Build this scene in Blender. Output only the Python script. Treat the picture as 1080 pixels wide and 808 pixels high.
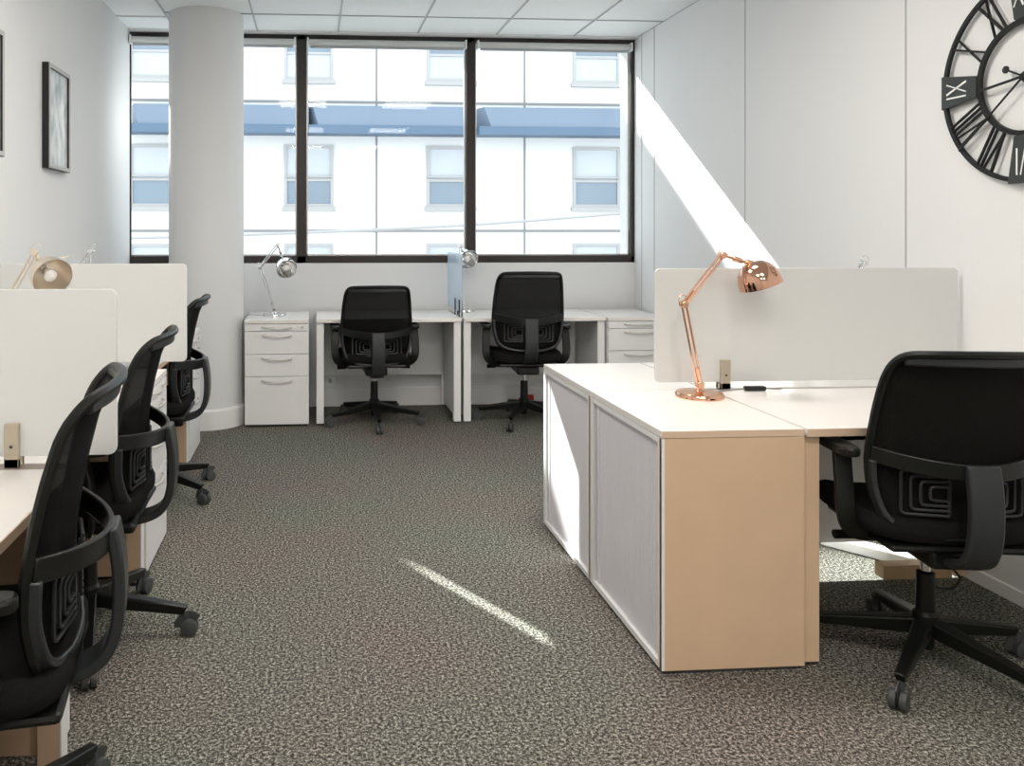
import bpy, bmesh, math, random
from mathutils import Vector, Matrix
random.seed(7)
scene = bpy.context.scene
for o in list(bpy.data.objects): bpy.data.objects.remove(o)
COL = scene.collection
R = math.radians

# ------------------------------------------------------------ camera, world, sun, exposure
F_PX = 860.0; CAM_H = 1.325; YAW = math.atan(59/860)
cam = bpy.data.cameras.new('camera'); cam_o = bpy.data.objects.new('camera', cam); COL.objects.link(cam_o)
cam.sensor_fit = 'HORIZONTAL'; cam.sensor_width = 36; cam.lens = 36*F_PX/1080
cam.shift_x = (540-389)/1080; cam.shift_y = -(404-245)/1080
cam.clip_start = .02; cam.clip_end = 300
cam_o.location = (0, 0, CAM_H); cam_o.rotation_euler = (R(90), 0, -YAW)
scene.camera = cam_o
scene.view_settings.view_transform = 'Standard'; scene.view_settings.look = 'None'
scene.view_settings.gamma = 1; scene.view_settings.use_curve_mapping = False
scene.view_settings.exposure = 0.05

SKY = 2.6; SUN = 24.0; CEIL_W = 23.0
w = bpy.data.worlds.new('world'); scene.world = w; w.use_nodes = True
bg = w.node_tree.nodes['Background']; bg.inputs[0].default_value = (.86, .93, 1, 1); bg.inputs[1].default_value = SKY
sun = bpy.data.lights.new('sun', 'SUN'); sun.energy = SUN; sun.angle = R(.35); sun.color = (1, .97, .92)
sun_o = bpy.data.objects.new('sun', sun); COL.objects.link(sun_o)
sun_o.rotation_euler = Vector((.577, -1, -.724)).to_track_quat('-Z', 'Y').to_euler()
sun_o.location = (-6, 12, 12)

# room numbers
XL, XR, YB, YF, ZC = -1.37, 2.51, 6.22, -3.2, 2.84
ZW0, ZW1 = 1.09, 2.825        # window bottom and top

# ------------------------------------------------------------ helpers
def setp(o, label=None, cat=None, group=None, kind=None):
    if label: o['label'] = label
    if cat: o['category'] = cat
    if group: o['group'] = group
    if kind: o['kind'] = kind
    return o
def empty(name, label, cat, loc=(0,0,0), rz=0, group=None):
    o = bpy.data.objects.new(name, None); COL.objects.link(o); o.empty_display_size = .1
    o.location = loc; o.rotation_euler = (0, 0, rz)
    return setp(o, label, cat, group)
class MB:
    def __init__(s): s.bm = bmesh.new()
    def box(s, x0, y0, z0, x1, y1, z1):
        if x0 > x1: x0, x1 = x1, x0
        if y0 > y1: y0, y1 = y1, y0
        if z0 > z1: z0, z1 = z1, z0
        v = [s.bm.verts.new(p) for p in ((x0,y0,z0),(x1,y0,z0),(x1,y1,z0),(x0,y1,z0),(x0,y0,z1),(x1,y0,z1),(x1,y1,z1),(x0,y1,z1))]
        for f in ((0,3,2,1),(4,5,6,7),(0,1,5,4),(1,2,6,5),(2,3,7,6),(3,0,4,7)): s.bm.faces.new([v[i] for i in f])
        return s
    def hexa(s, pts):     # bottom 4 ccw, top 4 ccw
        v = [s.bm.verts.new(p) for p in pts]
        for f in ((0,3,2,1),(4,5,6,7),(0,1,5,4),(1,2,6,5),(2,3,7,6),(3,0,4,7)): s.bm.faces.new([v[i] for i in f])
        return s
    def sweep(s, pts, prof, closed=False, up=Vector((0,0,1)), cap=True):
        """prof(i, t) -> list of 2D offsets (side, up)"""
        pts = [Vector(p) for p in pts]; n = len(pts); rings = []
        prev = None
        for i, p in enumerate(pts):
            if closed: d = pts[(i+1) % n]-pts[i-1]
            elif i == 0: d = pts[1]-pts[0]
            elif i == n-1: d = pts[-1]-pts[-2]
            else: d = (pts[i+1]-pts[i]).normalized()+(pts[i]-pts[i-1]).normalized()
            if d.length < 1e-9: d = Vector((0,0,1))
            d.normalize()
            if prev is None:
                u = up if abs(d.dot(up)) < .95 else Vector((0,1,0)) if abs(d.y) < .9 else Vector((1,0,0))
                sd = d.cross(u).normalized()
            else:
                sd = prev-d*prev.dot(d)
                sd = sd.normalized() if sd.length > 1e-6 else d.cross(up).normalized()
            prev = sd; uu = sd.cross(d).normalized()
            rings.append([s.bm.verts.new(p+sd*a+uu*b) for a, b in prof(i, i/max(1, n-1))])
        m = len(rings[0])
        for i in range(n if closed else n-1):
            a, b = rings[i], rings[(i+1) % n]
            for j in range(m):
                try: s.bm.faces.new((a[j], a[(j+1) % m], b[(j+1) % m], b[j]))
                except ValueError: pass
        if not closed and cap:
            s.bm.faces.new(list(reversed(rings[0]))); s.bm.faces.new(rings[-1])
        return s
    def tube(s, pts, r, seg=8, closed=False, sm=0, flat=1.0):
        if sm: pts = smooth(pts, sm, closed)
        rr = r if callable(r) else (lambda t: r)
        return s.sweep(pts, lambda i, t: [(rr(t)*math.cos(2*math.pi*k/seg), rr(t)*flat*math.sin(2*math.pi*k/seg)) for k in range(seg)], closed)
    def lathe(s, prof, seg=24, mat=None, caps=True):
        """prof: (r, z) list around local z"""
        M = mat or Matrix(); rings = []
        for r, z in prof:
            rings.append([s.bm.verts.new(M @ Vector((max(r,1e-4)*math.cos(2*math.pi*k/seg), max(r,1e-4)*math.sin(2*math.pi*k/seg), z))) for k in range(seg)])
        for a, b in zip(rings, rings[1:]):
            for j in range(seg): s.bm.faces.new((a[j], a[(j+1) % seg], b[(j+1) % seg], b[j]))
        if caps: s.bm.faces.new(list(reversed(rings[0]))); s.bm.faces.new(rings[-1])
        return s
    def prism(s, pts, z0, z1, M=None):
        M = M or Matrix()
        a = [s.bm.verts.new(M @ Vector((x, y, z0))) for x, y in pts]; b = [s.bm.verts.new(M @ Vector((x, y, z1))) for x, y in pts]
        n = len(pts); s.bm.faces.new(list(reversed(a))); s.bm.faces.new(b)
        for j in range(n): s.bm.faces.new((a[j], a[(j+1) % n], b[(j+1) % n], b[j]))
        return s
    def build(s, name, mat, parent=None, bevel=0, shade=False, loc=None, seg=2):
        bmesh.ops.recalc_face_normals(s.bm, faces=s.bm.faces)
        me = bpy.data.meshes.new(name); s.bm.to_mesh(me); s.bm.free()
        me.materials.append(mat)
        if shade:
            for p in me.polygons: p.use_smooth = True
            try: me.set_sharp_from_angle(angle=R(40))
            except Exception: pass
        o = bpy.data.objects.new(name, me); COL.objects.link(o)
        if parent: o.parent = parent
        if loc: o.location = loc
        if bevel:
            b = o.modifiers.new('bevel', 'BEVEL'); b.width = bevel; b.segments = seg; b.limit_method = 'ANGLE'; b.angle_limit = R(40)
        return o
def smooth(pts, k=4, closed=False):
    pts = [Vector(p) for p in pts]; n = len(pts); out = []
    g = lambda i: pts[i % n] if closed else pts[min(max(i, 0), n-1)]
    for i in range(n if closed else n-1):
        p0, p1, p2, p3 = g(i-1), g(i), g(i+1), g(i+2)
        for j in range(k):
            t = j/k
            out.append(.5*((2*p1)+(p2-p0)*t+(2*p0-5*p1+4*p2-p3)*t*t+(3*p1-p0-3*p2+p3)*t*t*t))
    if not closed: out.append(pts[-1])
    return out
def struct(o, label=None): o['kind'] = 'structure'; return o
KIDS = {}
def copy_tree(o, parent=None):
    c = o.copy(); COL.objects.link(c); c.parent = parent
    for ch in list(o.children): copy_tree(ch, c)
    return c

# ------------------------------------------------------------ materials
def mat(name, col, rough=.5, metal=0, bump=0, bscale=200, var=0, vscale=3, col2=None, spec=.5, alpha=1, trans=0):
    m = bpy.data.materials.new(name); m.use_nodes = True; nt = m.node_tree; b = nt.nodes['Principled BSDF']
    b.inputs['Base Color'].default_value = (*col, 1); b.inputs['Roughness'].default_value = rough; b.inputs['Metallic'].default_value = metal
    b.inputs['Specular IOR Level'].default_value = spec
    tc = nt.nodes.new('ShaderNodeTexCoord')
    if var:
        n = nt.nodes.new('ShaderNodeTexNoise'); n.inputs['Scale'].default_value = vscale; n.inputs['Detail'].default_value = 3
        mx = nt.nodes.new('ShaderNodeMix'); mx.data_type = 'RGBA'
        mx.inputs['A'].default_value = (*col, 1)
        c2 = col2 or tuple(c*(1-var) for c in col)
        mx.inputs['B'].default_value = (*c2, 1)
        nt.links.new(tc.outputs['Object'], n.inputs['Vector']); nt.links.new(n.outputs['Fac'], mx.inputs['Factor'])
        nt.links.new(mx.outputs['Result'], b.inputs['Base Color'])
    if bump:
        n2 = nt.nodes.new('ShaderNodeTexNoise'); n2.inputs['Scale'].default_value = bscale; n2.inputs['Detail'].default_value = 2
        bp = nt.nodes.new('ShaderNodeBump'); bp.inputs['Strength'].default_value = bump; bp.inputs['Distance'].default_value = .002
        nt.links.new(tc.outputs['Object'], n2.inputs['Vector']); nt.links.new(n2.outputs['Fac'], bp.inputs['Height']); nt.links.new(bp.outputs['Normal'], b.inputs['Normal'])
    if alpha < 1:
        out = nt.nodes['Material Output']; ms = nt.nodes.new('ShaderNodeMixShader'); t = nt.nodes.new('ShaderNodeBsdfTransparent')
        ms.inputs[0].default_value = alpha; nt.links.new(t.outputs[0], ms.inputs[1]); nt.links.new(b.outputs[0], ms.inputs[2]); nt.links.new(ms.outputs[0], out.inputs[0])
    return m
M = {}
M['wall'] = mat('white_wall_paint', (.74,.745,.75), .75, bump=.08, bscale=120, var=.03, vscale=2)
M['ceil'] = mat('ceiling_tile', (.86,.89,.90), .9, bump=.3, bscale=260, var=.04, vscale=60)
M['grid'] = mat('ceiling_grid_metal', (.42,.44,.46), .5)
M['white'] = mat('white_laminate', (.82,.82,.82), .35, var=.02, vscale=4)
M['whitetop'] = mat('white_desktop_laminate', (.80,.77,.745), .28, var=.02, vscale=4)
M['edge'] = mat('warm_shade_edge_strip', (.70,.52,.38), .45)  # edge strips with the warm shade put into their colour
M['beige'] = mat('white_laminate_warm_shade', (.72,.51,.34), .5, bump=.04, bscale=150, var=.10, vscale=9)  # white laminate with the warm shade of camera-facing sides put into its colour
M['tan'] = mat('tan_laminate', (.62,.42,.24), .5, var=.12, vscale=12)
M['tambour'] = mat('pale_lilac_tambour', (.74,.72,.76), .45, var=.03, vscale=5)
M['gap'] = mat('dark_gap', (.06,.06,.06), .8)
M['black'] = mat('black_plastic', (.004,.005,.004), .36, bump=.05, bscale=400, spec=.35)
M['fabric'] = mat('black_seat_fabric', (.005,.005,.005), .9, bump=.6, bscale=500, var=.4, vscale=300, col2=(.014,.014,.014), spec=.1)
M['mesh'] = mat('black_mesh_fabric', (.003,.003,.003), .8, bump=.5, bscale=600, alpha=.84, spec=.15)
M['mesh_dense'] = mat('dense_black_mesh_fabric', (.003,.003,.003), .85, bump=.6, bscale=500, var=.5, vscale=350, col2=(.016,.014,.012), alpha=.99, spec=.1)
M['greyplastic'] = mat('charcoal_plastic', (.022,.025,.026), .35, bump=.05, bscale=400, spec=.45)
M['caster'] = mat('caster_rubber', (.05,.055,.055), .45)
M['chrome'] = mat('chrome', (.80,.80,.80), .12, metal=1)
M['copper'] = mat('polished_copper', (.85,.50,.34), .14, metal=1)
M['coppershade'] = mat('polished_copper_shade', (.72,.42,.30), .07, metal=1)
M['brass'] = mat('pale_brass', (.80,.72,.62), .3, metal=.85)
M['alu'] = mat('brushed_aluminium', (.62,.60,.56), .35, metal=.6)
M['clamp'] = mat('beige_screen_clamp', (.50,.44,.34), .4, metal=.3)
M['frame'] = mat('dark_window_frame', (.022,.014,.012), .4, var=.3, vscale=20)
M['pic_black'] = mat('black_picture_frame', (.008,.008,.009), .4)
M['pic_silver'] = mat('silver_picture_moulding', (.46,.46,.45), .45)
M['blind'] = mat('grey_blind_fabric', (.62,.63,.62), .7, bump=.2, bscale=300)
M['cable_b'] = mat('black_cable', (.01,.01,.01), .4)
M['cable_w'] = mat('grey_cable', (.25,.24,.22), .5)
M['iron'] = mat('black_iron', (.008,.008,.007), .5, bump=.1, bscale=100, spec=.3)
M['plaque'] = mat('clock_plaque', (.03,.036,.033), .5, var=.5, vscale=30)
M['whiteink'] = mat('white_numeral', (.85,.85,.83), .5)
M['red'] = mat('red_plastic', (.55,.02,.02), .4)
M['facade'] = mat('pale_render_facade', (.74,.73,.71), .85, var=.06, vscale=.6)
M['facade_line'] = mat('facade_joint', (.24,.235,.23), .8)
M['canopy'] = mat('blue_grey_reflection', (.19,.24,.31), .6, var=.2, vscale=.4)
M['reflection_band_d'] = mat('blue_reflection_lip', (.11,.17,.25), .6, var=.2, vscale=.4)
M['winframe_out'] = mat('grey_outside_window_frame', (.40,.39,.38), .6)
M['winpane_out'] = mat('outside_window_blind', (.52,.54,.56), .5, var=.15, vscale=2)
M['winpane_blue'] = mat('blue_outside_glass', (.22,.27,.32), .25, var=.15, vscale=2)
M['ground'] = mat('pale_pavement', (.55,.54,.52), .9, var=.1, vscale=1)
M['bulb'] = mat('frosted_bulb', (.9,.88,.84), .3)

# frosted screen glass
def frosted(name, col, a):
    m = bpy.data.materials.new(name); m.use_nodes = True; nt = m.node_tree; b = nt.nodes['Principled BSDF']
    b.inputs['Base Color'].default_value = (*col, 1); b.inputs['Roughness'].default_value = .45
    tl = nt.nodes.new('ShaderNodeBsdfTranslucent'); tl.inputs[0].default_value = (*col, 1)
    m1 = nt.nodes.new('ShaderNodeMixShader'); m1.inputs[0].default_value = .25
    tr = nt.nodes.new('ShaderNodeBsdfTransparent'); tr.inputs[0].default_value = (.93,.97,1,1)
    m2 = nt.nodes.new('ShaderNodeMixShader'); m2.inputs[0].default_value = a
    L = nt.links.new; L(b.outputs[0], m1.inputs[1]); L(tl.outputs[0], m1.inputs[2]); L(tr.outputs[0], m2.inputs[1]); L(m1.outputs[0], m2.inputs[2]); L(m2.outputs[0], nt.nodes['Material Output'].inputs[0])
    return m
M['screen'] = frosted('frosted_white_screen', (.83,.835,.825), .97)
M['screen_b'] = frosted('clear_blue_screen', (.72,.82,.92), .38)
# window glass: mostly clear, slightly reflective
m = bpy.data.materials.new('window_glass'); m.use_nodes = True; nt = m.node_tree
tr = nt.nodes.new('ShaderNodeBsdfTransparent'); tr.inputs[0].default_value = (.96,.98,.98,1)
gl = nt.nodes.new('ShaderNodeBsdfGlossy'); gl.inputs['Roughness'].default_value = .02
ms = nt.nodes.new('ShaderNodeMixShader'); ms.inputs[0].default_value = .008
nt.links.new(tr.outputs[0], ms.inputs[1]); nt.links.new(gl.outputs[0], ms.inputs[2]); nt.links.new(ms.outputs[0], nt.nodes['Material Output'].inputs[0])
M['glass'] = m
# carpet
m = bpy.data.materials.new('speckled_carpet'); m.use_nodes = True; nt = m.node_tree; b = nt.nodes['Principled BSDF']; L = nt.links.new
tc = nt.nodes.new('ShaderNodeTexCoord')
n1 = nt.nodes.new('ShaderNodeTexNoise'); n1.inputs['Scale'].default_value = 105; n1.inputs['Detail'].default_value = 4; n1.inputs['Roughness'].default_value = .95
r1 = nt.nodes.new('ShaderNodeValToRGB'); e = r1.color_ramp.elements
e[0].position = .38; e[0].color = (.006,.006,.0055,1); e[1].position = .625; e[1].color = (.58,.55,.52,1)
k = r1.color_ramp.elements.new(.50); k.color = (.082,.076,.070,1)
n2 = nt.nodes.new('ShaderNodeTexNoise'); n2.inputs['Scale'].default_value = 1.1; n2.inputs['Detail'].default_value = 2
r2 = nt.nodes.new('ShaderNodeValToRGB'); e = r2.color_ramp.elements
e[0].position = .38; e[0].color = (.93,1.0,.92,1); e[1].position = .62; e[1].color = (1,.93,.90,1)
mx = nt.nodes.new('ShaderNodeMix'); mx.data_type = 'RGBA'; mx.blend_type = 'MULTIPLY'; mx.inputs['Factor'].default_value = 1
L(tc.outputs['Object'], n1.inputs['Vector']); L(tc.outputs['Object'], n2.inputs['Vector']); L(n1.outputs['Fac'], r1.inputs[0]); L(n2.outputs['Fac'], r2.inputs[0])
L(r1.outputs[0], mx.inputs['A']); L(r2.outputs[0], mx.inputs['B']); L(mx.outputs['Result'], b.inputs['Base Color'])
b.inputs['Roughness'].default_value = .95; b.inputs['Specular IOR Level'].default_value = .1
bp = nt.nodes.new('ShaderNodeBump'); bp.inputs['Strength'].default_value = .35; bp.inputs['Distance'].default_value = .004
L(n1.outputs['Fac'], bp.inputs['Height']); L(bp.outputs['Normal'], b.inputs['Normal'])
M['carpet'] = m
# picture art (plain abstract generic)
m = bpy.data.materials.new('pale_abstract_print'); m.use_nodes = True; nt = m.node_tree; b = nt.nodes['Principled BSDF']
tc = nt.nodes.new('ShaderNodeTexCoord'); mp = nt.nodes.new('ShaderNodeMapping'); mp.inputs['Scale'].default_value = (1, 9, 4)
n = nt.nodes.new('ShaderNodeTexNoise'); n.inputs['Scale'].default_value = 2.2; n.inputs['Detail'].default_value = 4
rr = nt.nodes.new('ShaderNodeValToRGB'); e = rr.color_ramp.elements
e[0].position = .3; e[0].color = (.36,.43,.48,1); e[1].position = .6; e[1].color = (.74,.78,.80,1)
L = nt.links.new; L(tc.outputs['Object'], mp.inputs[0]); L(mp.outputs[0], n.inputs['Vector']); L(n.outputs['Fac'], rr.inputs[0]); L(rr.outputs[0], b.inputs['Base Color'])
b.inputs['Roughness'].default_value = .15
M['art'] = m

# ------------------------------------------------------------ room shell
T = .12
struct(MB().box(XL-T, YF-T, -T, XR+T, YB+T, 0).build('floor', M['carpet']))
struct(MB().box(XL-T, YF-T, ZC, XR+T, YB+.36, ZC+T).build('ceiling', M['ceil']))
struct(MB().box(XL-T, YF-T, 0, XL, YB, ZC).build('wall_left', M['wall']))
struct(MB().box(XR, YF-T, 0, XR+T, YB+.30, ZC).build('wall_right', M['wall']))
struct(MB().box(XL, YF-T, 0, XR, YF, ZC).build('wall_rear', M['wall']))
b = MB(); b.box(XL-T, YB, 0, XR, YB+.14, ZW0)
b.box(XL-T, YB+.10, ZW1+.001, XR, YB+.36, ZC)
struct(b.build('wall_back', M['wall']))
# ceiling grid
b = MB()
for x in (-1.02, -.415, .19, .795, 1.40, 2.005): b.box(x-.006, YF, ZC-.006, x+.006, YB-.02, ZC)
for i in range(14):
    y = 5.69-.6*i; b.box(-1.02, y-.006, ZC-.006, XR, y+.006, ZC)
struct(b.build('trim_1', M['grid']))
b = MB(); b.box(XL, YB-.07, ZC-.012, XR, YB+.02, ZC); b.box(XL, YB-.42, ZC-.010, -1.03, YB-.41, ZC)
struct(b.build('trim_2', M['white']))
# wall panel joints on the right wall
b = MB()
for y in (6.08, 5.85, 4.585, 3.295): b.box(XR-.0025, y-.004, .05, XR, y+.004, ZC)
b.box(XR-.003, YF, ZC-.006, XR, YB, ZC)
struct(b.build('trim_3', M['grid']))
struct(MB().box(XR-.014, YF, 0, XR, YB, .052).build('baseboard_right', M['white'], bevel=.003))
struct(MB().box(XL, YB-.02, 0, XR, YB, .14).build('baseboard_back', M['white'], bevel=.004))
struct(MB().box(XL, YF, 0, XL+.014, YB, .052).build('baseboard_left', M['white'], bevel=.003))
# column
CX, CY, CR = -.742, 5.77, .257
col = MB().lathe([(CR,0),(CR,ZC)], 64, Matrix.Translation((CX,CY,0))).build('column', M['wall'], shade=True); struct(col)
cb = MB().lathe([(CR+.018,0),(CR+.018,.125),(CR+.008,.135),(CR,.136)], 64, Matrix.Translation((CX,CY,0))).build('column_base', M['white'], col, shade=True)
# windows: three panes between dark mullions
FY0, FY1 = YB+.0, YB+.09
panes = [(XL-.067, -.122), (-.05, 1.181), (1.252, XR-.03)]
b = MB(); b.box(XL-.09, FY0, ZW1-.035, XR, FY1, ZW1+.015); b.box(XL-.09, FY0, ZW0, XR, FY1, ZW0+.055)
b.box(XL-.09, FY0+.001, ZW0+.055, XL-.055, FY1-.001, ZW1-.035); b.box(XL-.02, FY0+.001, ZW0+.055, XL+.012, FY0+.012, ZW1-.035); b.box(XR-.03, FY0, ZW0, XR, FY1, ZW1)
b.box(-.122, FY0, ZW0, -.05, FY1, ZW1); b.box(1.181, FY0, ZW0, 1.252, FY1, ZW1)
wf = b.build('window_1', M['frame'], bevel=.004); struct(wf)
for i, (x0, x1) in enumerate(panes):
    b = MB(); t = .012; z0, z1 = ZW0+.055, ZW1-.035; y0, y1 = FY0+.035, FY0+.06
    x0i, x1i = x0+(.012 if i == 0 else 0), x1
    b.box(x0i, y0, z0, x0i+t, y1, z1); b.box(x1i-t, y0, z0, x1i, y1, z1); b.box(x0i, y0, z0, x1i, y1, z0+t)
    b.build('window_sash', M['alu'], wf, bevel=.002)
    MB().box(x0i+t, FY0+.045, z0+t, x1i-t, FY0+.051, z1).build('window_pane', M['glass'], wf)
struct(MB().box(XL, YB+.09, ZW0-.02, XR, YB+.14, ZW0+.01).build('window_sill', M['white'], None))
# roller blinds
lab = ['rolled-up grey roller blind left end of window, behind the column', 'rolled-up grey roller blind over the middle window pane', 'rolled-up grey roller blind over the right window pane']
for i, (x0, x1) in enumerate(panes):
    x0 = max(x0, XL+.002)
    e = empty('roller_blind', lab[i], 'blind', (0,0,0), group='roller blinds at the window head')
    MB().lathe([(.024,0),(.024,x1-x0-.04)], 20, Matrix.Translation((x0+.02, YB-.030, ZW1-.062)) @ Matrix.Rotation(R(90), 4, 'Y')).build('rolled_fabric', M['blind'], e, shade=True)
    MB().box(x0+.03, YB-.035, ZW1-.105, x1-.03, YB-.025, ZW1-.086).build('bottom_bar', M['grid'], e, bevel=.002)
    for x in (x0+.012, x1-.012): MB().box(x-.006, YB-.060, ZW1-.095, x+.006, YB-.001, ZW1-.03).build('bracket', M['white'], e, bevel=.002)
    if i: MB().tube([(x1-.02 if i==1 else x1-.03, YB-.045, ZW1-.09), (x1-.021 if i==1 else x1-.031, YB-.040, ZW0+.25)], .0025, 6).build('pull_chain', M['grid'], e)

# added ceiling fill panels, out of view, to reach the room's brightness
cl0 = None
for i, (x, y) in enumerate([(-.113, 2.99), (1.098, 2.99), (-.113, .59), (1.098, .59), (-.113, -1.81), (1.098, -1.81)]):
    e = empty('fill_panel', 'added fill light panel, out of view, set in the tile grid, %s' % ['left front','right front','left, just overhead','right, just overhead','left, behind the camera','right, behind the camera'][i], 'light', (x, y, ZC), group='added ceiling fill panels')
    b = MB(); b.box(-.298,-.298,-.02,.298,-.27,0).box(-.298,.27,-.02,.298,.298,0).box(-.298,-.27,-.02,-.27,.27,0).box(.27,-.27,-.02,.298,.27,0)
    b.build('fill_frame', M['white'], e)
    em = bpy.data.materials.get('fill_diffuser')
    if not em:
        em = bpy.data.materials.new('fill_diffuser'); em.use_nodes = True; nb = em.node_tree.nodes['Principled BSDF']
        nb.inputs['Emission Color'].default_value = (1,.93,.84,1); nb.inputs['Emission Strength'].default_value = 3
    MB().box(-.27,-.27,-.012,.27,.27,-.006).build('diffuser', em, e)
    la = bpy.data.lights.new('fill_lamp', 'AREA'); la.size = .54; la.energy = CEIL_W; la.color = (1,.94,.86)
    lo = bpy.data.objects.new('fill_lamp', la); COL.objects.link(lo); lo.parent = e; lo.location = (0,0,-.022)

# ------------------------------------------------------------ outside
struct(MB().box(-60, YB+.4, -6.2, 60, 60, -6).build('ground', M['ground']))
B = empty('office_building', 'pale rendered building across the street seen through the windows', 'building', (0,20,0))
fb = MB(); fb.box(-16, 0, -6, 24, 6.6, 12.16); fb.build('facade', M['facade'], B)
b = MB()
for x in (-5.5, -2.0, 1.56, 5.26, 8.9): b.box(x-.025, -.012, -6, x+.025, 0, 12.0)
for z in (4.52, 1.36, 7.7, -1.8): b.box(-16, -.02, z-.03, 24, 0, z+.03)
b.build('facade_joints', M['facade_line'], B)
# blue reflection in the panes, built as three made-up trays with mitred left ends
for x0, x1 in ((-4.35, -.1), (-.12, 3.75), (4.05, 9.6)):
    b = MB(); z0, z1 = 3.88, 4.38
    b.hexa([(x0+.25, -.55, z0), (x1, -.55, z0), (x1, 0, z0), (x0, 0, z0), (x0+.12, -.35, z1), (x1, -.35, z1), (x1, 0, z1), (x0, 0, z1)])
    c = b.build('canopy', M['canopy'], B)
    MB().box(x0-.05, -.62, 3.68, x1, -.0, 3.88).build('reflection_band_lip', M['reflection_band_d'], c)
for fl, (z0, z1) in enumerate(((5.05, 5.95), (1.95, 3.45), (-1.2, 1.05), (8.2, 9.6))):
    for x0 in (-4.4, -.70, 2.80, 6.48):
        x1 = x0+1.2
        if fl == 3 and x0 < -4: pass
        b = MB(); t = .07
        b.box(x0, -.06, z0, x0+t, 0, z1); b.box(x1-t, -.06, z0, x1, 0, z1); b.box(x0+t, -.055, z0, x1-t, 0, z0+t); b.box(x0+t, -.055, z1-t, x1-t, 0, z1)
        b.box(x0+t, -.05, z0+.62, x1-t, 0, z0+.68); b.box(x0-.05, -.10, z0-.10, x1+.05, 0, z0-.001)
        f = b.build('window_frame', M['winframe_out'], B)
        MB().box(x0+t, -.02, z0+t, x1-t, -.004, z0+.62).build('lower_pane', M['winpane_blue'] if fl != 0 else M['winpane_out'], f)
        MB().box(x0+t, -.02, z0+.68, x1-t, -.004, z1-t).build('upper_pane', M['winpane_out'] if fl != 0 else M['winpane_blue'], f)
        if fl == 1 or fl == 2:
            MB().box(x0, -.09, z0+.72, x1, -.05, z0+.76).build('guard_rail', M['winframe_out'], f)
setp(MB().tube([(-9,18.6,1.15),(-3,18.6,1.22),(4,18.6,1.52),(10,18.6,2.02)], .04, 6, sm=6).build('overhead_cable', M['winframe_out']), 'thin grey cable sloping up to the right in front of the building across the street', 'cable')

# ------------------------------------------------------------ desks
def make_desk(name, label, loc, rz, W=1.0, D=.60, z=.73, warm=False, group=None, sides=(1,1), lit_edge=False):
    e = empty(name, label, 'desk', loc, rz, group)
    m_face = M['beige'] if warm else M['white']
    MB().box(-W/2, 0, z-.025, W/2, D, z).build('desktop', M['whitetop'], e, bevel=.002)
    if warm: setp(MB().box(-W/2, -.002, z-.024, W/2, -.0003, z-.001).build('edge_tone_strip', M['edge'], e), 'front edge strip coloured as in warm shade')
    for s, on in zip((-1, 1), sides):
        if not on: continue
        xo = s*W/2; xi = s*(W/2-.05)
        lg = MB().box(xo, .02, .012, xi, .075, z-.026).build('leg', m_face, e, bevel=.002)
        if lit_edge: setp(MB().box(xo, .0165, .012, xi, .0197, z-.026).build('edge_tone_strip', M['white'], lg), 'front edge strip coloured as lit white')  # strip paints the window-lit aisle face white
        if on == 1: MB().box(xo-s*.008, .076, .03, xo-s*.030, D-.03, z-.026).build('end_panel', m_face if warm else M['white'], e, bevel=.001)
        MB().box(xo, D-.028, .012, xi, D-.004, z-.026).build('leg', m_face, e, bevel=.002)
    return e
# back row under the window
DY = 5.58
d1 = make_desk('desk', 'white desk under the window on the left, beside the drawer pedestal with the chrome lamp', (.525, DY, 0), 0, W=1.0, D=.61)
d2 = make_desk('desk', 'white desk under the window at right with a clear blue screen on its left end', (1.545, DY, 0), 0, W=1.0, D=.61)
for d in (d1, d2):
    MB().box(-.45, .54, .25, .45, .556, .70).build('modesty_panel', M['white'], d)

def make_pedestal(label, loc, rz, D=.60, z=.73, W=.435, group='white drawer pedestals'):
    e = empty('drawer_pedestal', label, 'drawer unit', loc, rz, group)
    MB().box(-W/2, .018, .015, W/2, D, z-.026).build('body', M['white'], e, bevel=.001)
    MB().box(-W/2, 0, z-.025, W/2, D, z).build('top', M['whitetop'], e, bevel=.002)
    MB().box(-W/2+.01, .03, 0, W/2-.01, D-.02, .014).build('plinth', M['gap'], e)
    for i, (z0, z1) in enumerate(((.655,.700),(.499,.651),(.347,.495),(.02,.343))):
        d = MB().box(-W/2+.003, 0, z0, W/2-.003, .017, z1).build('drawer', M['white'], e, bevel=.0015)
        zz = z1-.028 if i else z1-.020
        MB().tube([(-.10,-.0005,zz+.004),(-.085,-.016,zz+.002),(0,-.022,zz-.006),(.085,-.016,zz-.002),(.10,-.0005,zz)], .005, 8, sm=4).build('handle', M['alu'], d, shade=True)
        if i == 0: MB().lathe([(.009,0),(.009,.003)], 14, Matrix.Translation((W/2-.045, 0, .678)) @ Matrix.Rotation(R(90), 4, 'X')).build('lock', M['alu'], d)
    return e
make_pedestal('white four-drawer pedestal left of the window desks, next to the round column', (-.245, DY-.015, 0), 0)
make_pedestal('white four-drawer pedestal in the back right corner, partly hidden by the cabinets', (2.275, DY-.015, 0), 0)
# left row, front edges face the aisle
LR = R(90)
make_desk('desk', 'nearest left desk, its pale top cut by the left picture edge', (-.600, 1.600, 0), LR, D=.74, warm=True, lit_edge=True)
make_desk('desk', 'second left desk, between the two large frosted screens', (-.625, 2.655, 0), LR, D=.72, warm=True, lit_edge=True)
make_pedestal('white drawer pedestal at the far end of the second left desk, behind the second chair', (-.635, 3.385, 0), LR, D=.6)
make_desk('desk', 'farthest left desk beyond the second frosted screen, in front of the column', (-.69, 4.19, 0), LR, D=.66, warm=True, lit_edge=True)
make_pedestal('white drawer pedestal ending the left row just in front of the round column', (-.70, 4.92, 0), LR, D=.6)
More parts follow.
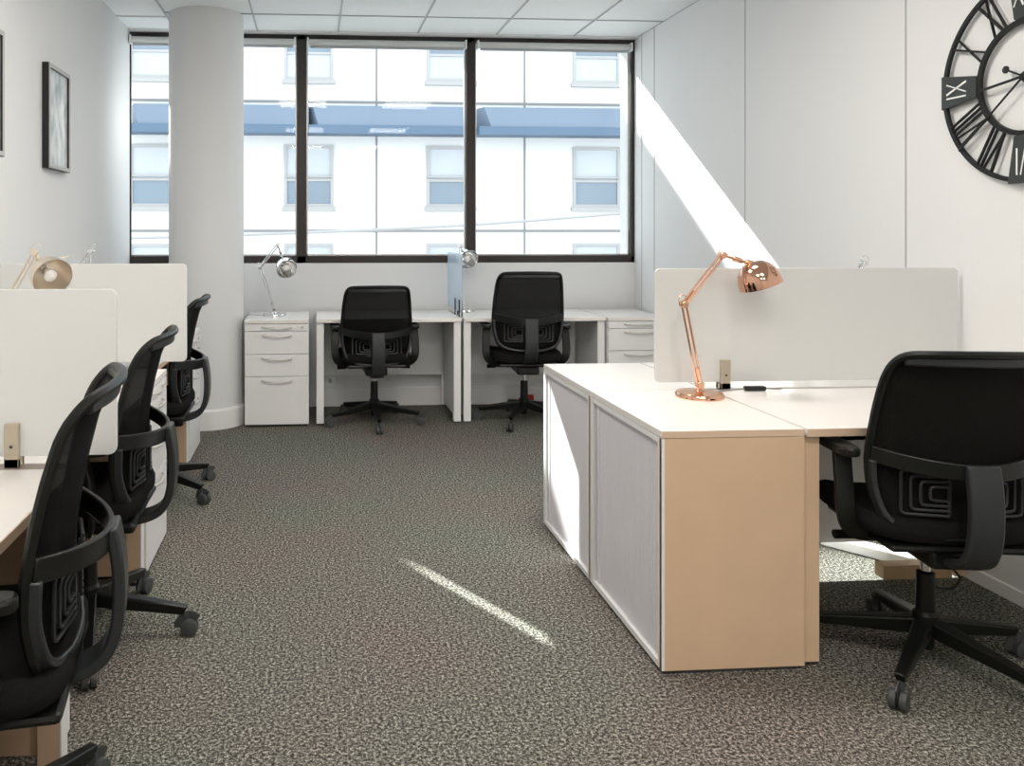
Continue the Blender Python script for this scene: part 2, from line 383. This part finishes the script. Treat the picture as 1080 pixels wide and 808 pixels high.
# right cluster
rd = make_desk('desk', 'near right desk with a pale top and leg coloured as in warm shade, chair pulled up to it', (1.995, 2.372, 0), 0, W=1.0, D=.61, warm=True, sides=(1,2))
rf = make_desk('desk', 'far right desk behind the wide frosted screen', (1.995, 3.625, 0), R(180), W=1.0, D=.61, warm=True, sides=(2,1))
b = MB().box(-.45, .50, .56, .45, .59, .575); b.box(-.45, .50, .56, .45, .504, .63)
b.build('cable_tray', M['white'], rd)
MB().box(-.462, .52, .10, .462, .536, .70).build('modesty_panel', M['white'], rf)

def make_cabinet(label, y0, y1, near):
    e = empty('tambour_cabinet', label, 'cabinet', (1.04, (y0+y1)/2, 0), 0, 'tambour cabinets ending the right desks')
    L = (y1-y0)/2; D = .445; z = .73
    MB().box(0, -L, z-.022, D, L, z).build('top', M['whitetop'], e, bevel=.002)
    if near: setp(MB().box(.001, -L-.0016, z-.021, D-.001, -L-.0003, z-.001).build('edge_tone_strip', M['edge'], e), 'edge strip of the top coloured as in warm shade')
    MB().box(0, -L, .012, D, -L+.018, z-.023).build('side_panel', M['beige'], e, bevel=.001)  # camera-facing side, warm shade painted in; the far side stays white
    MB().box(0, L-.018, .012, D, L, z-.023).build('side_panel', M['white'], e, bevel=.001)
    MB().box(D-.015, -L+.019, .012, D, L-.019, z-.023).build('back_panel', M['white'], e)
    b = MB(); b.box(0, -L+.019, .012, .40, L-.019, .032); b.box(0, -L+.019, z-.040, .06, L-.019, z-.023)
    b.box(0, -L-.0002, .012, .010, -L+.012, z-.023)
    for s in (-1, 1): b.box(0, s*(L-.019), .033, .02, s*(L-.030), z-.041)
    b.build('front_frame', M['white'], e, bevel=.001)
    # ribbed sliding door, dark opening beside its edges
    MB().box(.03, -L+.02, .033, .034, L-.02, z-.042).build('door_recess', M['gap'], e)
    b = MB(); y = -L+.044
    while y < L-.055:
        b.hexa([(.012,y,.034),(.026,y,.034),(.026,y+.0128,.034),(.012,y+.0128,.034),(.012,y,z-.043),(.026,y,z-.043),(.026,y+.0128,z-.043),(.012,y+.0128,z-.043)]); y += .0135
    b.box(.008, L-.066, .034, .028, L-.043, z-.043)
    d = b.build('tambour_door', M['tambour'], e)
    d.modifiers.new('bevel', 'BEVEL').width = .0016; d.modifiers['bevel'].segments = 1
    MB().box(.01, -L+.01, 0, D-.02, L-.01, .0115).build('plinth', M['gap'], e)
    return e
make_cabinet('near tambour cabinet with its side coloured as in warm shade, copper lamp standing on it', 2.372, 2.996, True)
make_cabinet('far tambour cabinet with sunlight on its ribbed door', 3.001, 3.622, False)

# ------------------------------------------------------------ screens
def make_screen(label, x0, x1, y, z0, z1, clamps, th=.012, group='large frosted desk screens', zd=.73):
    e = empty('desk_screen', label, 'desk screen', (0, y, zd), group=group)
    # rounded panel
    r = .02; pts = []
    for cx, cz, a0 in ((x1-r, z1-r, 0), (x0+r, z1-r, 90), (x0+r, z0+r, 180), (x1-r, z0+r, 270)):
        for k in range(5): a = R(a0+k*22.5); pts.append((cx+r*math.cos(a), cz-zd+r*math.sin(a)))
    MB().prism(pts, -th/2, th/2, Matrix.Rotation(R(90), 4, 'X')).build('panel', M['screen'], e, bevel=.0015)
    for cx in clamps:
        b = MB(); b.box(cx-.018, -th/2-.016, 0.001, cx+.018, -th/2-.001, z0-zd+.085); b.box(cx-.018, th/2+.001, 0.001, cx+.018, th/2+.016, z0-zd+.085)
        b.box(cx-.018, -th/2-.016, 0.001, cx+.018, th/2+.016, z0-zd-.002)
        k = b.build('clamp', M['clamp'], e, bevel=.002)
        MB().lathe([(.004,0),(.004,.002)], 10, Matrix.Translation((cx, -th/2-.016, .055)) @ Matrix.Rotation(R(90), 4, 'X')).build('screw', M['gap'], k)
    return e
make_screen('wide frosted screen behind the copper lamp on the right desks', 1.287, XR-.02, 2.999, .758, 1.188, (1.556, 2.25))
make_screen('nearest left frosted screen with a beige clamp', XL+.02, -.500, 2.128, .757, 1.180, (-.757,))
make_screen('second left frosted screen, reaching towards the column', XL+.02, -.553, 3.635, .757, 1.187, (-1.1,))
e = empty('desk_screen', 'small clear blue screen standing between the two window desks', 'desk screen', (1.035, 5.6, .73))
b = MB().box(-.004, .02, .035, .004, .60, .445)
b.build('panel', M['screen_b'], e, bevel=.001)
for y in (.07, .24):
    MB().box(-.014, y-.008, .001, -.0055, y+.008, .12).build('clamp', M['gap'], e, bevel=.001)
    MB().box(.0055, y-.008, .001, .014, y+.008, .12).build('clamp', M['gap'], e, bevel=.001)

# ------------------------------------------------------------ task chair
PROF = [(.440,-.165),(.50,-.175),(.58,-.172),(.66,-.178),(.74,-.190),(.82,-.205),(.90,-.225),(.93,-.237),(.96,-.256),(.985,-.276)]
def yprof(z):
    if z <= PROF[0][0]: return PROF[0][1]
    for (z0,y0),(z1,y1) in zip(PROF, PROF[1:]):
        if z <= z1: return y0+(y1-y0)*(z-z0)/(z1-z0)
    return PROF[-1][1]
LOOP = [(0,.445),(.10,.447),(.165,.462),(.205,.500),(.226,.57),(.236,.66),(.232,.76),(.224,.86),(.216,.92),(.206,.955),(.186,.975),(.14,.981),(0,.984)]
def back_pt(x, z): return Vector((x, yprof(z)+.050*(abs(x)/.235)**2, z))
def make_chair():
    e = empty('task_chair', '', 'office chair')
    # upper, turning parts
    up = []
    # seat: rounded cushion with waterfall front
    bm = MB(); N = 10
    def seat_pts(zz, sc):
        pts = []
        for k in range(32):
            a = 2*math.pi*k/32; c, s = math.cos(a), math.sin(a)
            x = .245*sc*math.copysign(abs(c)**.45, c); y = .04+.235*sc*math.copysign(abs(s)**.45, s)
            z = zz-(.035*max(0, (y-.16)/.115)**2)+.008*abs(x/.245)**2
            pts.append((x, y, z))
        return pts
    rings = [[bm.bm.verts.new(p) for p in seat_pts(z, s)] for z, s in ((.432,.86),(.436,.95),(.455,1.0),(.478,1.0),(.496,.965),(.502,.90),(.498,.5),(.496,.05))]
    for a, b_ in zip(rings, rings[1:]):
        for j in range(32): bm.bm.faces.new((a[j], a[(j+1) % 32], b_[(j+1) % 32], b_[j]))
    bm.bm.faces.new(list(reversed(rings[0]))); bm.bm.faces.new(rings[-1])
    up.append(bm.build('seat', M['fabric'], e, shade=True))
    b = MB(); b.box(-.20,-.185,.408,.20,.20,.431); b.box(-.075,-.16,.352,.075,.12,.407)
    up.append(b.build('mechanism', M['black'], e, bevel=.012))
    for s in (-1, 1):
        b = MB(); b.tube([(s*.06,.02,.385),(s*.20,.03,.385)], .008, 8); b.tube([(s*.195,.03,.385),(s*.255,.03,.383)], .017, 10, flat=.8)
        up.append(b.build('lever', M['black'], e, shade=True))
    # back frame loop
    half = smooth([(x, z, 0) for x, z in LOOP], 3)
    lp = [(p.x, p.y) for p in half]; loop = [back_pt(x, z) for x, z in lp] + [back_pt(-x, z) for x, z in reversed(lp[1:-1])]
    n = len(loop)
    b = MB(); b.tube(loop, .0115, 8, closed=True)
    fr = b.build('back_frame', M['black'], e, shade=True); up.append(fr)
    # lower cradle: thick grey U band behind the mesh
    cr = [(-.233,.66),(-.226,.58),(-.203,.505),(-.155,.468),(-.08,.452),(0,.449),(.08,.452),(.155,.468),(.203,.505),(.226,.58),(.233,.66)]
    pts = smooth([back_pt(x, z)+Vector((0,-.012,0)) for x, z in cr], 3)
    b = MB(); b.sweep(pts, lambda i, t: [(-.008,-.017),(.008,-.017),(.008,.017),(-.008,.017)], up=Vector((0,1,0)))
    up.append(b.build('back_cradle', M['greyplastic'], e, bevel=.004, shade=True))
    # top pad, rolls rearwards
    # mesh sheet
    b = MB(); zs = [.452+.0195*i for i in range(28)]
    rings = []
    def hw(z):
        best = .05
        for (x0,z0),(x1,z1) in zip(lp, lp[1:]):
            if z0 <= z <= z1 and z1 > z0: best = x0+(x1-x0)*(z-z0)/(z1-z0)
        return best
    for z in zs:
        z = min(z, .980); h = hw(z)-.004
        rings.append([b.bm.verts.new(back_pt(h*u/6, z)) for u in range(-6, 7)])
    for a, c in zip(rings, rings[1:]):
        for j in range(12): b.bm.faces.new((a[j], a[j+1], c[j+1], c[j]))
    ms = b.build('back_mesh', M['mesh'], e, shade=True); up.append(ms)
    sol = ms.modifiers.new('solid', 'SOLIDIFY'); sol.thickness = .004; sol.offset = 0
    # padded top edge (leans back, lighter underside)
    pts = smooth([back_pt(x, .962)+Vector((0,-.006,0)) for x in (-.19,-.1,0,.1,.19)], 4)
    b = MB(); b.sweep(pts, lambda i, t: [(-.008,-.016),(.008,-.014),(.009,.014),(-.004,.016)], up=Vector((0,0,1)))
    up.append(b.build('top_band', M['greyplastic'], e, bevel=.005, shade=True))
    # lumbar springs: concentric slotted rings each side
    for s in (-1, 1):
        b = MB()
        for k in range(4):
            x0, x1, h = .045, .165-.024*k, .062-.014*k
            zc = .575
            P = [(s*x0, zc+h), (s*x1, zc+h), (s*x1, zc-h), (s*x0, zc-h)]
            b.tube([back_pt(x, z)+Vector((0,-.016,0)) for x, z in smooth2(P)], .0048, 6)
        b.box(min(s*.05,s*.04), back_pt(.05,.575).y-.020, .517, max(s*.05,s*.04), back_pt(.05,.575).y-.012, .633)
        b.build('lumbar_support', M['greyplastic'], e, shade=True)
    
    # crossbar arc + spine
    A = []
    for k in range(17):
        x = -.234+.468*k/16; q = (x/.234)**2
        A.append((x, -.252+.112*q, .655+.022*q))
    b = MB(); b.sweep(A, lambda i, t: [(-.007,-.024),(.007,-.024),(.007,.024),(-.007,.024)], up=Vector((0,0,1)))
    up.append(b.build('back_crossbar', M['black'], e, bevel=.004, shade=True))
    S = smooth([(0,-.256,.678),(0,-.270,.60),(0,-.272,.52),(0,-.262,.45),(0,-.232,.40),(0,-.17,.375),(0,-.08,.368)], 4)
    b = MB(); b.sweep(S, lambda i, t: [(-.044,-.013),(.044,-.013),(.044,.013),(-.044,.013)], up=Vector((0,1,0)))
    up.append(b.build('spine', M['greyplastic'], e, bevel=.006, shade=True))
    # arms
    for s in (-1, 1):
        b = MB(); X = s*.272
        pad = []
        for k in range(20):
            a = 2*math.pi*k/20; c, q = math.cos(a), math.sin(a)
            pad.append((X+.033*math.copysign(abs(c)**.6, c), .0+.125*math.copysign(abs(q)**.5, q)))
        b.prism(pad, .662, .690)
        arm = b.build('armrest', M['black'], e, bevel=.008); up.append(arm)
        b = MB()
        b.sweep(smooth([(X,-.05,.665),(X+s*.004,-.07,.58),(X+s*.004,-.08,.50),(X-s*.01,-.075,.452),(X-s*.05,-.06,.425),(s*.15,-.05,.420)], 4), lambda i, t: [(-.026,-.009),(.026,-.009),(.026,.009),(-.026,.009)], up=Vector((0,1,0)))
        b.build('arm_post', M['black'], arm, bevel=.004, shade=True)
    up.append(MB().lathe([(.014,.20),(.014,.355)], 16).build('gas_piston', M['chrome'], e, shade=True))
    # base, fixed on the floor
    MB().lathe([(.020,.055),(.024,.062),(.024,.12),(.036,.13),(.036,.16),(.027,.17),(.025,.285),(.016,.29)], 20).build('base_column', M['black'], e, shade=True)
    for k in range(5):
        b = MB(); b.hexa([(.02,-.022,.098),(.31,-.011,.066),(.31,.011,.066),(.02,.022,.098),(.02,-.026,.150),(.325,-.015,.094),(.325,.015,.094),(.02,.026,.150)])
        lg = b.build('base_leg', M['black'], e, bevel=.006); lg.rotation_euler.z = 2*math.pi*k/5
        c = MB(); c.tube([(.318,0,.092),(.318,0,.052)], .010, 10)
        ca = MB().tube([(.318,0,.072),(.318,0,.046)], .009, 8)
        for s in (-1, 1): ca.lathe([(.012,0),(.027,.001),(.027,.017),(.020,.020)] , 20, Matrix.Translation((.330,0,.027)) @ Matrix.Rotation(R(90), 4, 'X') @ Matrix.Translation((0,0,.003 if s > 0 else -.023)))
        # hood
        ca.sweep([(.330+.031*math.cos(a), 0, .027+.031*math.sin(a)) for a in [R(d) for d in range(40, 191, 25)]], lambda i, t: [(-.020,-.002),(.020,-.002),(.020,.002),(-.020,.002)], up=Vector((0,1,0)))
        co = ca.build('caster', M['caster'], lg, shade=True)
        c.bm.free()
    return e
def smooth2(P):   # rounded polyline in 2D
    out = []
    for i, p in enumerate(P):
        if i in (0, len(P)-1): out.append(p); continue
        a = P[i-1]; c = P[i+1]
        for t in (.18, .08, 0):
            pass
        def toward(q, d):
            l = math.dist(p, q); k = min(.5, d/l); return (p[0]+(q[0]-p[0])*k, p[1]+(q[1]-p[1])*k)
        a1, c1 = toward(a, .012), toward(c, .012)
        mid = ((a1[0]+c1[0]+2*p[0])/4, (a1[1]+c1[1]+2*p[1])/4)
        out += [a1, mid, c1]
    return out
chair0 = make_chair()
BASE = ('base_leg', 'base_column')
BACK = ('back_frame', 'back_cradle', 'back_mesh', 'top_band', 'lumbar_support', 'back_crossbar', 'spine')
specs = [
 ('black mesh task chair in front of the window, left one of two', .425, 5.655, 2, -88, -.022),
 ('black mesh task chair in front of the window, right one beside the cabinets', 1.475, 5.62, -4, 167, .07),
 ('black mesh task chair nearest the camera at the left desks', -.676, 1.72, 98, 62, .035),
 ('black mesh task chair at the second left desk, middle of the left three', -.735, 2.74, 91, -3, .01),
 ('black mesh task chair farthest along the left row, near the round column', -.808, 4.20, 90, -33, .01),
]
chairs = [copy_tree(chair0) for _ in specs]
def setup(c, label, x, y, face, base, dzb, mesh=None):
    c.location = (x, y, 0); c.rotation_euler.z = R(face); c['label'] = label; c['group'] = 'black mesh task chairs'
    k = 0
    for ch in c.children:
        nm = ch.name.split('.')[0]
        if nm == 'base_leg': ch.rotation_euler.z = R(base-face+72*k); k += 1
        elif nm in BACK: ch.location.z = dzb
        if nm == 'back_mesh' and mesh:
            ch.data = ch.data.copy(); ch.data.materials[0] = mesh
for c, q in zip(chairs, specs): setup(c, *q)
setup(chair0, 'large black mesh task chair at the near right desk', 1.872, 2.375, -8, 5, .005, M['mesh_dense'])

# ------------------------------------------------------------ articulated lamps
def make_lamp(label, loc, rz, elbow, top, head, hdir, m, ms, lever=None, group='articulated desk lamps', scale=1.0):
    """points in the lamp's own x-z plane; hdir = 3D direction the opening of the shade points"""
    e = empty('desk_lamp', label, 'lamp', loc, R(rz), group)
    MB().lathe([(.084,0),(.084,.010),(.079,.017),(.02,.021),(.012,.030),(.012,.045)], 40).build('base', m, e, shade=True)
    E, Tp, Hd = (Vector((p[0], 0, p[1])) for p in (elbow, top, head))
    J0 = Vector((0,0,.045))
    def arm(a, b_, sep):
        d = (b_-a).normalized(); n = Vector((-d.z, 0, d.x)); bb = MB()
        for k in (-1, 1): bb.tube([a+n*sep*k, b_+n*sep*k], .0042, 8)
        for k in (-1, 1): bb.tube([a+Vector((0, k*.010, 0)), a+Vector((0, k*.010, 0))+d*.06], .0055, 8)
        return bb
    arm(J0, E, .008).build('lower_arm', m, e, shade=True)
    arm(E, Tp, .007).build('upper_arm', m, e, shade=True)
    b = MB()
    for P in (J0, E, Tp):
        b.lathe([(.011,-.016),(.013,-.013),(.013,.013),(.011,.016)], 14, Matrix.Translation(P) @ Matrix.Rotation(R(90), 4, 'X'))
    b.build('joints', m, e, shade=True)
    def loop(P, d):
        d = d.normalized(); n = Vector((-d.z, 0, d.x)); return MB().tube([P-n*.016, P-n*.015+d*.022, P+d*.035, P+n*.015+d*.022, P+n*.016], .0016, 6, sm=5)
    loop(E, (E-J0)).build('spring_loop', m, e); loop(Tp, (Tp-E)+Vector((0,0,.1))).build('spring_loop', m, e)
    hd = Vector(hdir).normalized()
    neck0 = Tp; q = hd.to_track_quat('Z', 'Y').to_matrix().to_4x4()
    shoulder = Hd-hd*.055
    b = MB(); b.tube([neck0, shoulder-(shoulder-neck0).normalized()*.01], .0055, 10)
    d = (shoulder-neck0); b.tube([neck0+d*.35, neck0+d*.60], .0105, 12); b.tube([neck0+d*.75, shoulder], .013, 12)
    b.build('neck', m, e, shade=True)
    # shade: hemispherical dome opening along hd
    prof_o = [(.012,-.066),(.030,-.063),(.050,-.050),(.066,-.028),(.074,0),(.076,.026)]
    prof = prof_o+[(.073,.026)]+[(max(.004, r-.0035), z+.003) for r, z in reversed(prof_o[:-1])]
    sh = MB().lathe(prof, 40, Matrix.Translation(Hd) @ q).build('shade', ms, e, shade=True)
    MB().lathe([(.012,-.055),(.014,-.03),(.024,-.005),(.024,.008),(.012,.020),(.002,.022)], 20, Matrix.Translation(Hd) @ q).build('bulb', M['bulb'], sh, shade=True)
    if lever:
        a = neck0+d*.62; MB().tube([a, a+Vector(lever)], .0018, 6).build('lever', m, e)
    return e
make_lamp('polished copper desk lamp on the near right cabinet', (1.395, 2.86, .73), 0, (-.058,.335), (.085,.512), (.222,.425), (.32,-.02,-.94), M['copper'], M['coppershade'], (.016,0,-.085))
l2 = make_lamp('chrome desk lamp on the pedestal left of the window desks', (-.275, 5.83, .73), 0, (-.100,.345), (.025,.505), (.085,.345), (.25,-.75,-.45), M['chrome'], M['chrome'])
make_lamp('chrome desk lamp behind the small blue screen in the window', (1.125, 6.05, .73), 0, (-.05,.30), (-.022,.485), (.03,.40), (.2,-.85,-.35), M['chrome'], M['chrome'])
make_lamp('pale copper desk lamp whose shade shows above the nearest left screen', (-1.08, 3.12, .73), 0, (-.06,.33), (.045,.520), (.100,.435), (.62,-.68,-.38), M['brass'], M['brass'], (.12,0,.03))
make_lamp('chrome desk lamp mostly hidden behind the second left screen', (-1.16, 4.0, .73), 0, (-.05,.30), (.095,.505), (.10,.36), (.2,.8,-.5), M['chrome'], M['chrome'])
make_lamp('chrome desk lamp mostly hidden behind the wide right screen', (2.30, 3.35, .73), 0, (-.07,.28), (.06,.462), (.0,.34), (-.3,.6,-.6), M['chrome'], M['chrome'])
setp(MB().tube([(-.365,5.84,.736),(-.41,5.81,.740),(-.462,5.76,.741),(-.486,5.72,.69),(-.488,5.70,.5),(-.484,5.70,.32),(-.474,5.72,.18)], .0035, 6, sm=6).build('lamp_cord', M['cable_w']), 'grey cord hanging down beside the pedestal by the column', 'cord')

# ------------------------------------------------------------ small things on the right desks
e = empty('power_lead', 'white lead with a black inline plug on the desk behind the copper lamp', 'cable', (1.45, 2.93, .7305))
MB().tube([(.03,-.02,.004),(.09,.02,.004),(.13,.03,.004),(.165,.025,.006)], .003, 6, sm=5).build('cord', M['cable_w'], e)
MB().box(.165,.013,0,.245,.037,.017).build('plug', M['cable_b'], e, bevel=.004)
MB().tube([(.245,.025,.008),(.285,.03,.005),(.32,.045,.003)], .003, 6, sm=5).build('cord', M['cable_w'], e)
# floor beneath the right desks
e = empty('power_strip', 'white power strip lying on the carpet beneath the right desks', 'power strip', (2.27, 3.20, 0), R(-52))
MB().box(-.17,-.03,.001,.17,.03,.045).build('housing', M['white'], e, bevel=.005)
for k in range(4): MB().lathe([(.017,.0455),(.017,.048),(.013,.048),(.013,.046)], 16, Matrix.Translation((-.12+.08*k,0,0))).build('socket', M['grid'], e)
setp(MB().box(2.15, 2.935, .013, 2.42, 2.99, .065).build('foot_rail', M['tan'], None, bevel=.003), 'tan wooden rail lying on the carpet beneath the right desk', 'rail')
setp(MB().tube([(1.75,3.25,.005),(1.9,3.35,.005),(2.0,3.2,.005),(2.12,3.30,.006),(2.17,3.33,.02)], .004, 6, sm=6).build('floor_cable', M['cable_b']), 'black cable on the carpet running to the white power strip', 'cable')
setp(MB().tube([(2.30,2.90,.005),(2.36,2.87,.005),(2.42,2.90,.03),(2.38,2.925,.075),(2.33,2.95,.072)], .004, 6, sm=6).build('floor_cable', M['cable_b']), 'black cable looped over the tan rail on the floor', 'cable')
setp(MB().box(1.645, 6.165, .03, 1.695, 6.199, .075).build('socket_plug', M['red'], bevel=.006), 'small red plug low on the wall behind the right window chair', 'plug')
e = empty('wall_socket', 'double wall socket above the skirting beneath the left window desk', 'socket', (.08, YB-.02, .16))
MB().box(-.05,.008,-.0,.09,.0195,.07).build('plate', M['white'], e, bevel=.003)
for x in (-.012, .052):
    MB().box(x-.012, .004, .02, x+.012, .0075, .05).build('outlet', M['grid'], e)

# ------------------------------------------------------------ pictures on the left wall
def picture(label, y0, y1, z0, z1):
    e = empty('framed_picture', label, 'picture', (XL, (y0+y1)/2, (z0+z1)/2), group='framed prints on the left wall')
    h, v, t = (y1-y0)/2, (z1-z0)/2, .022
    b = MB(); 
    b.box(.001,-h,-v,.034,-h+t,v).box(.001,h-t,-v,.034,h,v).box(.001,-h+t,-v,.034,h-t,-v+t).box(.001,-h+t,v-t,.034,h-t,v)
    f = b.build('frame', M['pic_black'], e)
    b = MB(); b.box(.0345,-h+.003,-v+.003,.037,-h+t,v-.003).box(.0345,h-t,-v+.003,.037,h-.003,v-.003).box(.0345,-h+t,-v+.003,.037,h-t,-v+t).box(.0345,-h+t,v-t,.037,h-t,v-.003)
    b.build('silver_face', M['pic_silver'], f)
    MB().box(.004,-h+t,-v+t,.024,h-t,v-t).build('print', M['art'], e)
picture('black and silver framed pale print on the left wall', 4.235, 4.60, 1.652, 2.190)
picture('framed print on the left wall cut by the left picture edge', 3.26, 3.64, 1.652, 2.195)

# ------------------------------------------------------------ clock
CK = empty('wall_clock', 'large black skeleton wall clock with Roman numerals on the right wall', 'clock', (XR, 2.690, 1.872))
# local frame: a = clockwise angle from 12; seen from the room the left side is +y
def cp(a, r, x=-.02): return Vector((x, -math.sin(a)*r, math.cos(a)*r))
def ring(r, wd, th=.012):
    b = MB(); N = 96; rr = []
    for k in range(N):
        a = 2*math.pi*k/N
        rr.append([b.bm.verts.new(cp(a, q, x)) for q, x in ((r-wd/2,-.014),(r+wd/2,-.014),(r+wd/2,-.014-th),(r-wd/2,-.014-th))])
    for k in range(N):
        a, c = rr[k], rr[(k+1) % N]
        for j in range(4): b.bm.faces.new((a[j], a[(j+1) % 4], c[(j+1) % 4], c[j]))
    return b
ring(.364, .016).build('outer_ring', M['iron'], CK); ring(.198, .018).build('inner_ring', M['iron'], CK)
def bar(b, a0, r0, t0, r1, t1, wd, x0=-.014, x1=-.026):
    """bar between (radial r0, tangential t0) and (r1, t1) in the frame at clock angle a0"""
    u = Vector((0, -math.sin(a0), math.cos(a0))); v = Vector((0, -math.cos(a0), -math.sin(a0)))
    p = u*r0+v*t0; q = u*r1+v*t1; d = (q-p).normalized(); n = Vector((0, -d.z, d.y))*wd/2
    b.hexa([p-n+Vector((x0,0,0)), q-n+Vector((x0,0,0)), q+n+Vector((x0,0,0)), p+n+Vector((x0,0,0)), p-n+Vector((x1,0,0)), q-n+Vector((x1,0,0)), q+n+Vector((x1,0,0)), p+n+Vector((x1,0,0))])
NUM = ['XII','I','II','III','IV','V','VI','VII','VIII','IX','X','XI']
def numeral(b, a, s, r0, r1, wid, wd, x0, x1):
    ws = {'I': .45, 'V': 1.25, 'X': 1.3}; tot = sum(ws[c] for c in s); sc = min(wid/tot, .040); t = -tot*sc/2
    for c in s:
        h = ws[c]*sc; c0, c1 = t+.12*h, t+.88*h; m_ = (c0+c1)/2
        if c == 'I': bar(b, a, r0, m_, r1, m_, wd, x0, x1)
        elif c == 'V': bar(b, a, r0, m_, r1, c0, wd*1.2, x0, x1); bar(b, a, r0, m_, r1, c1, wd*.7, x0, x1)
        else: bar(b, a, r0, c0, r1, c1, wd*.7, x0, x1); bar(b, a, r0, c1, r1, c0, wd*1.2, x0, x1)
        t += h
for i, s in enumerate(NUM):
    a = 2*math.pi*i/12
    if i % 3 == 0:
        b = MB(); u = Vector((0,-math.sin(a),math.cos(a))); v = Vector((0,-math.cos(a),-math.sin(a)))
        P = [u*.205-v*.040, u*.205+v*.040, u*.374+v*.066, u*.374-v*.066]
        b.hexa([p+Vector((-.012,0,0)) for p in P]+[p+Vector((-.030,0,0)) for p in P])
        pl = b.build('plaque', M['plaque'], CK, bevel=.003)
        b = MB(); numeral(b, a, s, .250, .345, .095, .006, -.0305, -.032); b.build('numeral', M['whiteink'], pl)
    else:
        b = MB(); numeral(b, a, s, .205, .358, .13, .0065, -.016, -.025); b.build('numeral', M['iron'], CK)
def hand(dy, dz, w0, tail):
    L = math.hypot(dy, dz); a = math.atan2(-dy, dz); b = MB()
    bar(b, a, -tail, 0, L, 0, w0, -.028, -.032); return b
hand(.195, -.022, .009, .03).build('hour_hand', M['iron'], CK)
hand(.285, -.235, .006, .05).build('minute_hand', M['iron'], CK)
b = hand(.07, .035, .006, 0); 
b.lathe([(.001,0),(.014,.001),(.014,.004),(.001,.005)], 14, Matrix.Translation((-.033, .072, .036)) @ Matrix.Rotation(R(90), 4, 'Y'))
b.build('hand_ornament', M['iron'], CK)
b = MB(); b.lathe([(.022,0),(.022,.020),(.012,.034)], 20, Matrix.Translation((0,0,0)) @ Matrix.Rotation(R(-90), 4, 'Y'))
b.build('hub', M['iron'], CK, shade=True)
